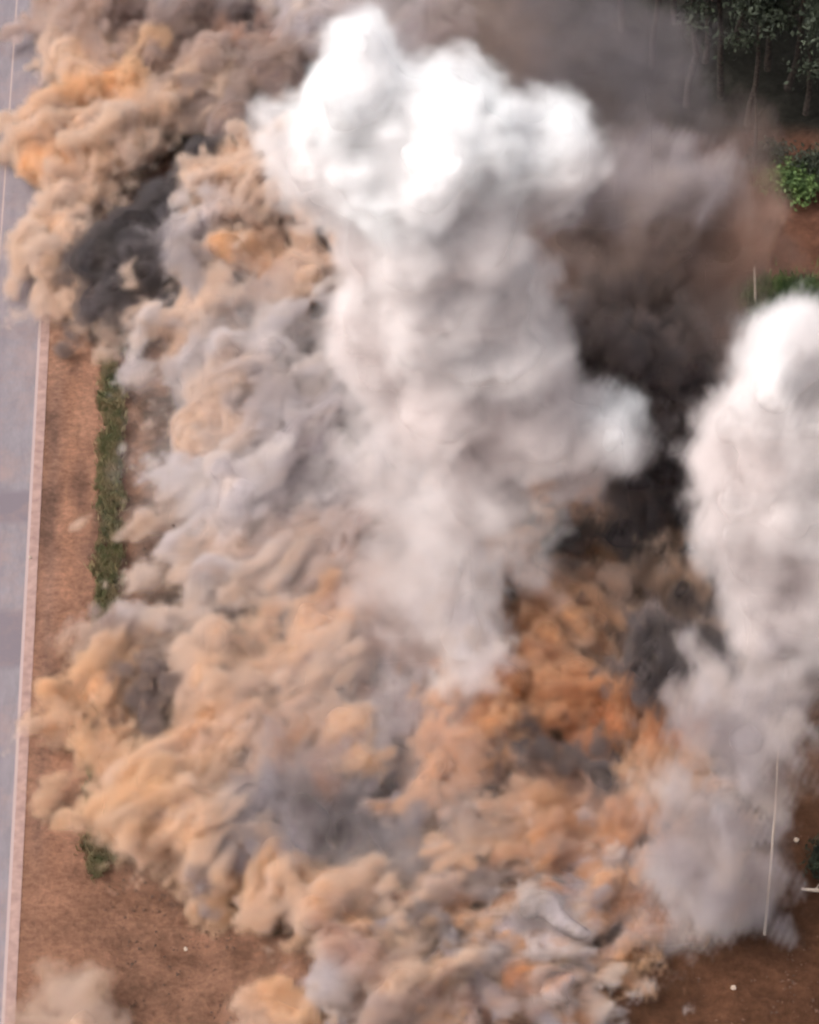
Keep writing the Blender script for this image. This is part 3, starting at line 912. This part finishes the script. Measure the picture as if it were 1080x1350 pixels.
MAT_LEAF = leaf_material("forest_leaves", (34, 38, 31), (52, 58, 44))
MAT_WEED = leaf_material("weed_leaves", (86, 88, 58), (126, 110, 82))
MAT_FRESH = leaf_material("fresh_green_leaves", (50, 68, 36), (80, 98, 52))
MAT_BARK = mottled("bark", (34, 29, 27), (62, 54, 48))
MAT_POLE = mottled("bleached_wood", (176, 158, 142), (210, 194, 178), 9)
MAT_STONE = mottled("pale_stone", (128, 112, 98), (168, 152, 138), 6)
MAT_CLOD = mottled("dark_clods", (56, 44, 38), (92, 66, 52), 3)


def tube(pts, rad, seg=8):
    """a tapered tube along a bent line: (verts, quads)"""
    v, f = [], []
    pts = [Vector(p) for p in pts]
    for i, p in enumerate(pts):
        d = (pts[min(i + 1, len(pts) - 1)] - pts[max(i - 1, 0)]).normalized()
        a = d.orthogonal().normalized(); b = d.cross(a)
        for k in range(seg):
            t = 2 * math.pi * k / seg
            v.append(p + (a * math.cos(t) + b * math.sin(t)) * rad[i])
    for i in range(len(pts) - 1):
        for k in range(seg):
            f.append((i * seg + k, i * seg + (k + 1) % seg, (i + 1) * seg + (k + 1) % seg, (i + 1) * seg + k))
    for base in (0, (len(pts) - 1) * seg):               # caps
        for k in range(0, seg - 2, 2):
            f.append((base, base + k + 1, base + k + 2, base + (k + 3) % seg))
    return v, f


def join(parts):
    V_, F_ = [], []
    for v, f in parts:
        o = len(V_)
        V_ += [tuple(p) for p in v]
        F_ += [tuple(i + o for i in q) for q in f]
    return np.array(V_, float), np.array(F_, int)


def leaves(centres, size, r_, up_bias=0.3, tall=1.0):
    c = np.asarray(centres, float)
    n = len(c)
    a = r_.normal(size=(n, 3)); a /= np.linalg.norm(a, axis=1)[:, None]
    b = r_.normal(size=(n, 3)); b[:, 2] += up_bias
    b -= (a * b).sum(1)[:, None] * a; b /= np.linalg.norm(b, axis=1)[:, None]
    s_ = size * r_.uniform(0.5, 1.4, n)[:, None]
    v = np.stack([c - a * s_ * .5, c - b * s_ * tall, c + a * s_ * .5, c + b * s_ * tall], 1).reshape(-1, 3)
    f = np.arange(4 * n).reshape(n, 4)
    return v, f


def tree_meshes(seed, H=20.0, bare=0.5, spread=3.4):
    r_ = np.random.default_rng(seed)
    pts = [(0, 0, 0)]
    for k in range(1, 8):
        pts.append((pts[-1][0] + r_.normal() * .22, pts[-1][1] + r_.normal() * .22, H * .92 * k / 7))
    parts = [tube(pts, [0.34 - 0.036 * k for k in range(8)])]
    clumps = []
    for k in range(16):
        z = H * r_.uniform(bare, 0.92)
        base = Vector((np.interp(z, [p[2] for p in pts], [p[0] for p in pts]), np.interp(z, [p[2] for p in pts], [p[1] for p in pts]), z))
        an = r_.uniform(0, 2 * math.pi); ln = spread * r_.uniform(.5, 1.1) * (1.15 - (z / H - bare) / (1 - bare) * .6)
        tip = base + Vector((math.cos(an) * ln, math.sin(an) * ln, ln * r_.uniform(.2, .6)))
        mid = (base + tip) / 2 + Vector((0, 0, .25))
        parts.append(tube([base, mid, tip], [0.09, 0.06, 0.02], 5 + 1))
        clumps += [(tip, 1.2), (mid, .8)]
    cs = []
    for c, rr in clumps:
        m = int(110 * rr)
        d = r_.normal(size=(m, 3)) * rr * np.array([.75, .75, .5])
        cs.append(np.array(c) + d)
    lv, lf = leaves(np.concatenate(cs), 0.26, r_)
    tv, tf = join(parts)
    return mesh_np("trunk", tv, tf), mesh_np("crown", lv, lf, smooth=False)


variants = []
for sd_, H, bare, spr in ((1, 23, .5, 3.6), (2, 19, .45, 3.0), (3, 26, .58, 3.8)):
    tm, cm = tree_meshes(sd_, H, bare, spr)
    tm.materials.append(MAT_BARK); cm.materials.append(MAT_LEAF)
    variants.append((tm, cm))
spots = [
    (1062, 150, 0, "dark forest tree with a thick straight trunk near the top right corner"),
    (1038, 118, 2, "slimmer dark trunk close behind the thick one in the top right corner"),
    (1088, 205, 1, "leafy tree at the right edge just above the bright green shrub"),
    (985, 165, 1, "tree beside the broken snag at the edge of the forest"),
    (1012, 92, 0, "tree behind the snag, its trunk half lost in smoke"),
    (950, 128, 2, "tree dimmed by the brown smoke left of the snag"),
    (905, 140, 1, "leftmost clearly seen forest tree, fading in brown smoke"),
    (930, 82, 0, "smoky tree in the second row behind the leftmost seen tree"),
    (970, 50, 2, "smoky tree in the third row above the snag"),
    (1080, 95, 1, "tree deep in the forest at the right edge"),
    (1100, 30, 0, "tree of the back row at the right edge of the frame"),
    (1050, 30, 2, "tree of the back row above the thick straight trunk"),
    (1005, 10, 1, "tree of the back row at the top edge, mid forest"),
    (860, 90, 0, "tree almost hidden by grey smoke at the top"),
    (890, 30, 2, "back row tree seen as a grey shape in the smoke"),
    (820, 40, 1, "farthest left forest tree, a faint grey shape in the smoke"),
    (940, 0, 0, "top edge tree in the back row left of the middle of the forest"),
    (1120, 160, 2, "tree whose boughs reach in from outside the right edge"),
]
for k, (px, py, vi, lab) in enumerate(spots):
    e = bpy.data.objects.new("forest_tree", None)
    COL.objects.link(e)
    p = G(px, py, -0.3)
    e.location = p
    e.rotation_euler = (random.uniform(-.03, .03), random.uniform(-.03, .03), random.uniform(0, 6.28))
    sc_ = random.uniform(.85, 1.12)
    e.scale = (sc_, sc_, sc_)
    tag(e, lab, "tree", "trees at the forest edge")
    for nm, me in zip(("trunk", "crown"), variants[vi]):
        link(nm, me, None, e)

# broken snag
b0 = G(992, 232, -0.3)
v, f = join([tube([b0, b0 + Vector((.05, 0, 3)), b0 + Vector((-.05, 0, 6.5)), b0 + Vector((-.35, 0, 8.8))], [.2, .17, .13, .05]),
             tube([b0 + Vector((-.02, 0, 6.2)), b0 + Vector((.4, -.1, 7.2))], [.08, .03], 6)])
tag(link("dead_tree", mesh_np("dead_tree", v, f), MAT_BARK), "bare broken snag leaning slightly at the forest edge", "dead tree")


def bush(name, px, py, r, h, mat, label, n=1500, size=.16, seed=1, cat="shrub", depth_=None, row_h=0):
    r_ = np.random.default_rng(seed)
    p = G(px, py, row_h)
    cl = []
    for k in range(9):
        a = r_.uniform(0, 6.28); q = r_.uniform(0, .75)
        c = np.array([math.cos(a) * q * r, math.sin(a) * q * (depth_ or r), h * r_.uniform(.2, .65)])
        cl.append(c + r_.normal(size=(n // 9, 3)) * np.array([r * .28, (depth_ or r) * .28, h * .2]))
    c = np.concatenate(cl); c[:, 2] = np.abs(c[:, 2])
    lv, lf = leaves(c, size, r_, .5, 1.0)
    st = [tube([(0, 0, -0.4), (math.cos(a) * r * .3, math.sin(a) * r * .3, h * .3), (math.cos(a) * r * .55, math.sin(a) * r * .5, h * .75)], [.05, .04, .015], 6)
          for a in (0.2, 1.7, 2.9, 4.1, 5.4)]
    e = bpy.data.objects.new(name, None); COL.objects.link(e); e.location = p
    tag(e, label, cat)
    link("foliage", mesh_np("foliage", lv, lf, smooth=False), mat, e)
    sv, sf = join(st)
    link("stem", mesh_np("stem", sv, sf), MAT_BARK, e)
    return e


bush("shrub", 1040, 252, 2.6, 1.8, MAT_FRESH, "bright green shrub at the foot of the forest, right edge", seed=4, n=2600, size=.2)
bush("shrub", 1082, 232, 2.2, 2.6, MAT_LEAF, "dark shrub at the right edge behind the bright green one", seed=5, n=1800, size=.2)
bush("shrub", 1010, 215, 2.2, 1.6, MAT_LEAF, "low dark shrub beside the foot of the snag", seed=6, n=1500, size=.2)
bush("shrub", 1090, 1135, 1.8, 1.2, MAT_LEAF, "dark green shrub at the right edge above the pale branch", seed=7)


def blades(name, n, sampler, hmin, hmax, mat, label, kind, cat=None, seed=3, width=.055):
    r_ = np.random.default_rng(seed)
    P_ = np.array([sampler(r_) for _ in range(n)])
    h = r_.uniform(hmin, hmax, n)
    a = r_.uniform(0, 6.28, n)
    w = np.stack([np.cos(a), np.sin(a), 0 * a], 1) * (width * r_.uniform(.5, 1.3, n))[:, None]
    lean = r_.normal(size=(n, 3)) * .28; lean[:, 2] = 1
    t = lean * h[:, None]
    v = np.stack([P_ - w, P_ + w, P_ + t * .6 + w * .7, P_ + t - w * .1], 1).reshape(-1, 3)
    f = np.arange(4 * n).reshape(n, 4)
    o = link(name, mesh_np(name, v, f, smooth=False), mat)
    tag(o, label, cat, None, kind)


tuft = [(random.gauss((XH0 + XH1) / 2, .42), random.uniform(G(0, 1150).y, G(0, 425).y)) for _ in range(700)]
tuft = [t for t in tuft if mnoise.noise(Vector((t[0] * .6, t[1] * .22, 3.1))) > -0.28]


def weed_spot(r_):
    x, y = tuft[r_.integers(len(tuft))]
    return (x + r_.normal() * .2, y + r_.normal() * .45, -0.1)


blades("weeds", 42000, weed_spot, .15, .7, MAT_WEED, "strip of green weeds growing along the verge", "stuff")
gp = G(1040, 392)


def grass_spot(r_):
    return (gp.x + r_.normal() * 1.7, gp.y + r_.normal() * 1.3, -0.5)


blades("grass", 9000, grass_spot, .4, 1.1, MAT_FRESH, "bright patch of green grass right of the brown smoke", "stuff", seed=9)

# thin pole, post, branch
p0 = G(1008, 1232, -0.3)
p1 = V(1026, 985, 1232)
v, f = join([tube([p0, p0.lerp(p1, .3) + Vector((.06, 0, 0)), p0.lerp(p1, .65) + Vector((.12, 0, 0)), p1], [.10, .09, .08, .06], 8)])
tag(link("marker_pole", mesh_np("marker_pole", v, f), MAT_POLE), "tall thin pale pole standing beside the foot of the right plume", "pole")
p0 = G(996, 398, -0.3); p1 = V(995, 352, 398)
v, f = join([tube([p0, p0.lerp(p1, .5), p1], [.1, .095, .085], 8)])
tag(link("fence_post", mesh_np("fence_post", v, f), MAT_POLE), "short pale post beside the bright grass patch", "post")
p0 = G(1057, 1172, .1)
v, f = join([tube([p0, p0 + Vector((.8, -.25, .12)), p0 + Vector((2.0, -.35, .05))], [.10, .13, .11], 8),
             tube([p0 + Vector((.9, -.25, .12)), p0 + Vector((1.3, .2, .35))], [.06, .02], 6)])
tag(link("fallen_branch", mesh_np("fallen_branch", v, f), MAT_POLE), "pale fallen branch lying on brown soil at the right edge", "branch")


def stone_mesh(r, seed):
    import bmesh
    bm = bmesh.new(); bmesh.ops.create_icosphere(bm, subdivisions=2, radius=r)
    for q in bm.verts:
        nn = mnoise.noise(q.co * (1.6 / r) + Vector((seed * 3.1, 0, 0)))
        q.co *= 1 + .35 * nn
        q.co.z *= .7
    me = bpy.data.meshes.new("stone"); bm.to_mesh(me); bm.free()
    return me


for px, py, r, lab in (
        (967, 1303, .2, "whitish stone lying alone on the brown soil at the lower right"),
        (1050, 1108, .2, "pale stone on the soil near the right edge, above the pale branch"),
        (186, 1137, .2, "pale stone at the lower end of the strip of weeds"),
        (245, 1252, .16, "pale stone on the reddish slope below the dust surge"),
        (40, 735, .13, "small stone on the road shoulder")):
    p = G(px, py, -.2 if px > 150 else .1)
    o = link("stone", stone_mesh(r, px), MAT_STONE)
    o.location = p + Vector((0, 0, r * .4)); tag(o, lab, "stone", "loose stones on the ground")
for px, py, row, r, lab in (
        (843, 308, 600, .2, "pale stone thrown high in front of the brown smoke"),
        (303, 310, 380, .16, "dark clod flying over the tan cloud beside the white plume"),
        (318, 1076, 1120, .2, "dark clod in the air at the rim of the grey hollow"),
        (280, 1068, 1120, .16, "smaller dark clod in the air left of the grey hollow"),
        (229, 693, 740, .13, "tiny dark clod before the pale grey cloud near the weeds")):
    o = link("flying_stone" if 'pale' in lab[:5] else "flying_clod", stone_mesh(r, px), MAT_STONE if 'pale' in lab[:5] else MAT_CLOD)
    q = V(px, py, row); o.location = q; tag(o, lab, "thrown stone")

# clods and crumbs strewn about (nobody could count them)
r_ = np.random.default_rng(12)
vs, fs = [], []
tet = np.array([[1, 0, -.3], [-.5, .9, -.3], [-.5, -.9, -.3], [0.1, 0, .8]])
quads = np.array([[0, 1, 3, 3], [1, 2, 3, 3], [2, 0, 3, 3]])
for k in range(1700):
    if k < 900:
        px, py = r_.uniform(90, 480), r_.uniform(1120, 1350)
    elif k < 1200:
        px, py = r_.uniform(165, 300), r_.uniform(430, 820)
    else:
        px, py = r_.uniform(780, 1080), r_.uniform(1090, 1350)
    p = G(px, py, -0.42)
    s_ = .05 + .14 * r_.random() ** 2
    vs.append(np.array(p) + tet * s_ * r_.uniform(.6, 1.4, (1, 3)))
    fs.append(np.array([[0, 1, 3], [1, 2, 3], [2, 0, 3]]) + 4 * k)
tag(link("soil_debris", mesh_np("soil_debris", np.concatenate(vs), np.concatenate(fs), smooth=False), MAT_CLOD),
    "small dark clods and crumbs strewn over the bare soil", kind='stuff')


def drifting_dust():
    live = GD > 0.004
    idx = [np.where(live.any(axis=tuple(j for j in range(3) if j != i)))[0] for i in range(3)]
    b0 = [max(0, i[0] - 1) for i in idx]; b1 = [min(GN[k], i[-1] + 2) for k, i in enumerate(idx)]
    sl3 = tuple(slice(p, q) for p, q in zip(b0, b1))
    D = GD[sl3]
    lo = [float(GLO[k] + VOX * b0[k]) for k in range(3)]
    ch = {'density': D}
    for k, nm in enumerate(('tint_red', 'tint_green', 'tint_blue')):
        ch[nm] = np.where(D > 1e-4, GT[k][sl3] / np.maximum(D, 1e-4), 0)
    print("grid", D.shape, live.sum())
    o = grid_volume("drifting_dust", lo, VOX, ch, None)
    tag(o, "loose airborne dust and smoke that wraps and blurs every cloud over the blast site", kind='stuff')


drifting_dust()
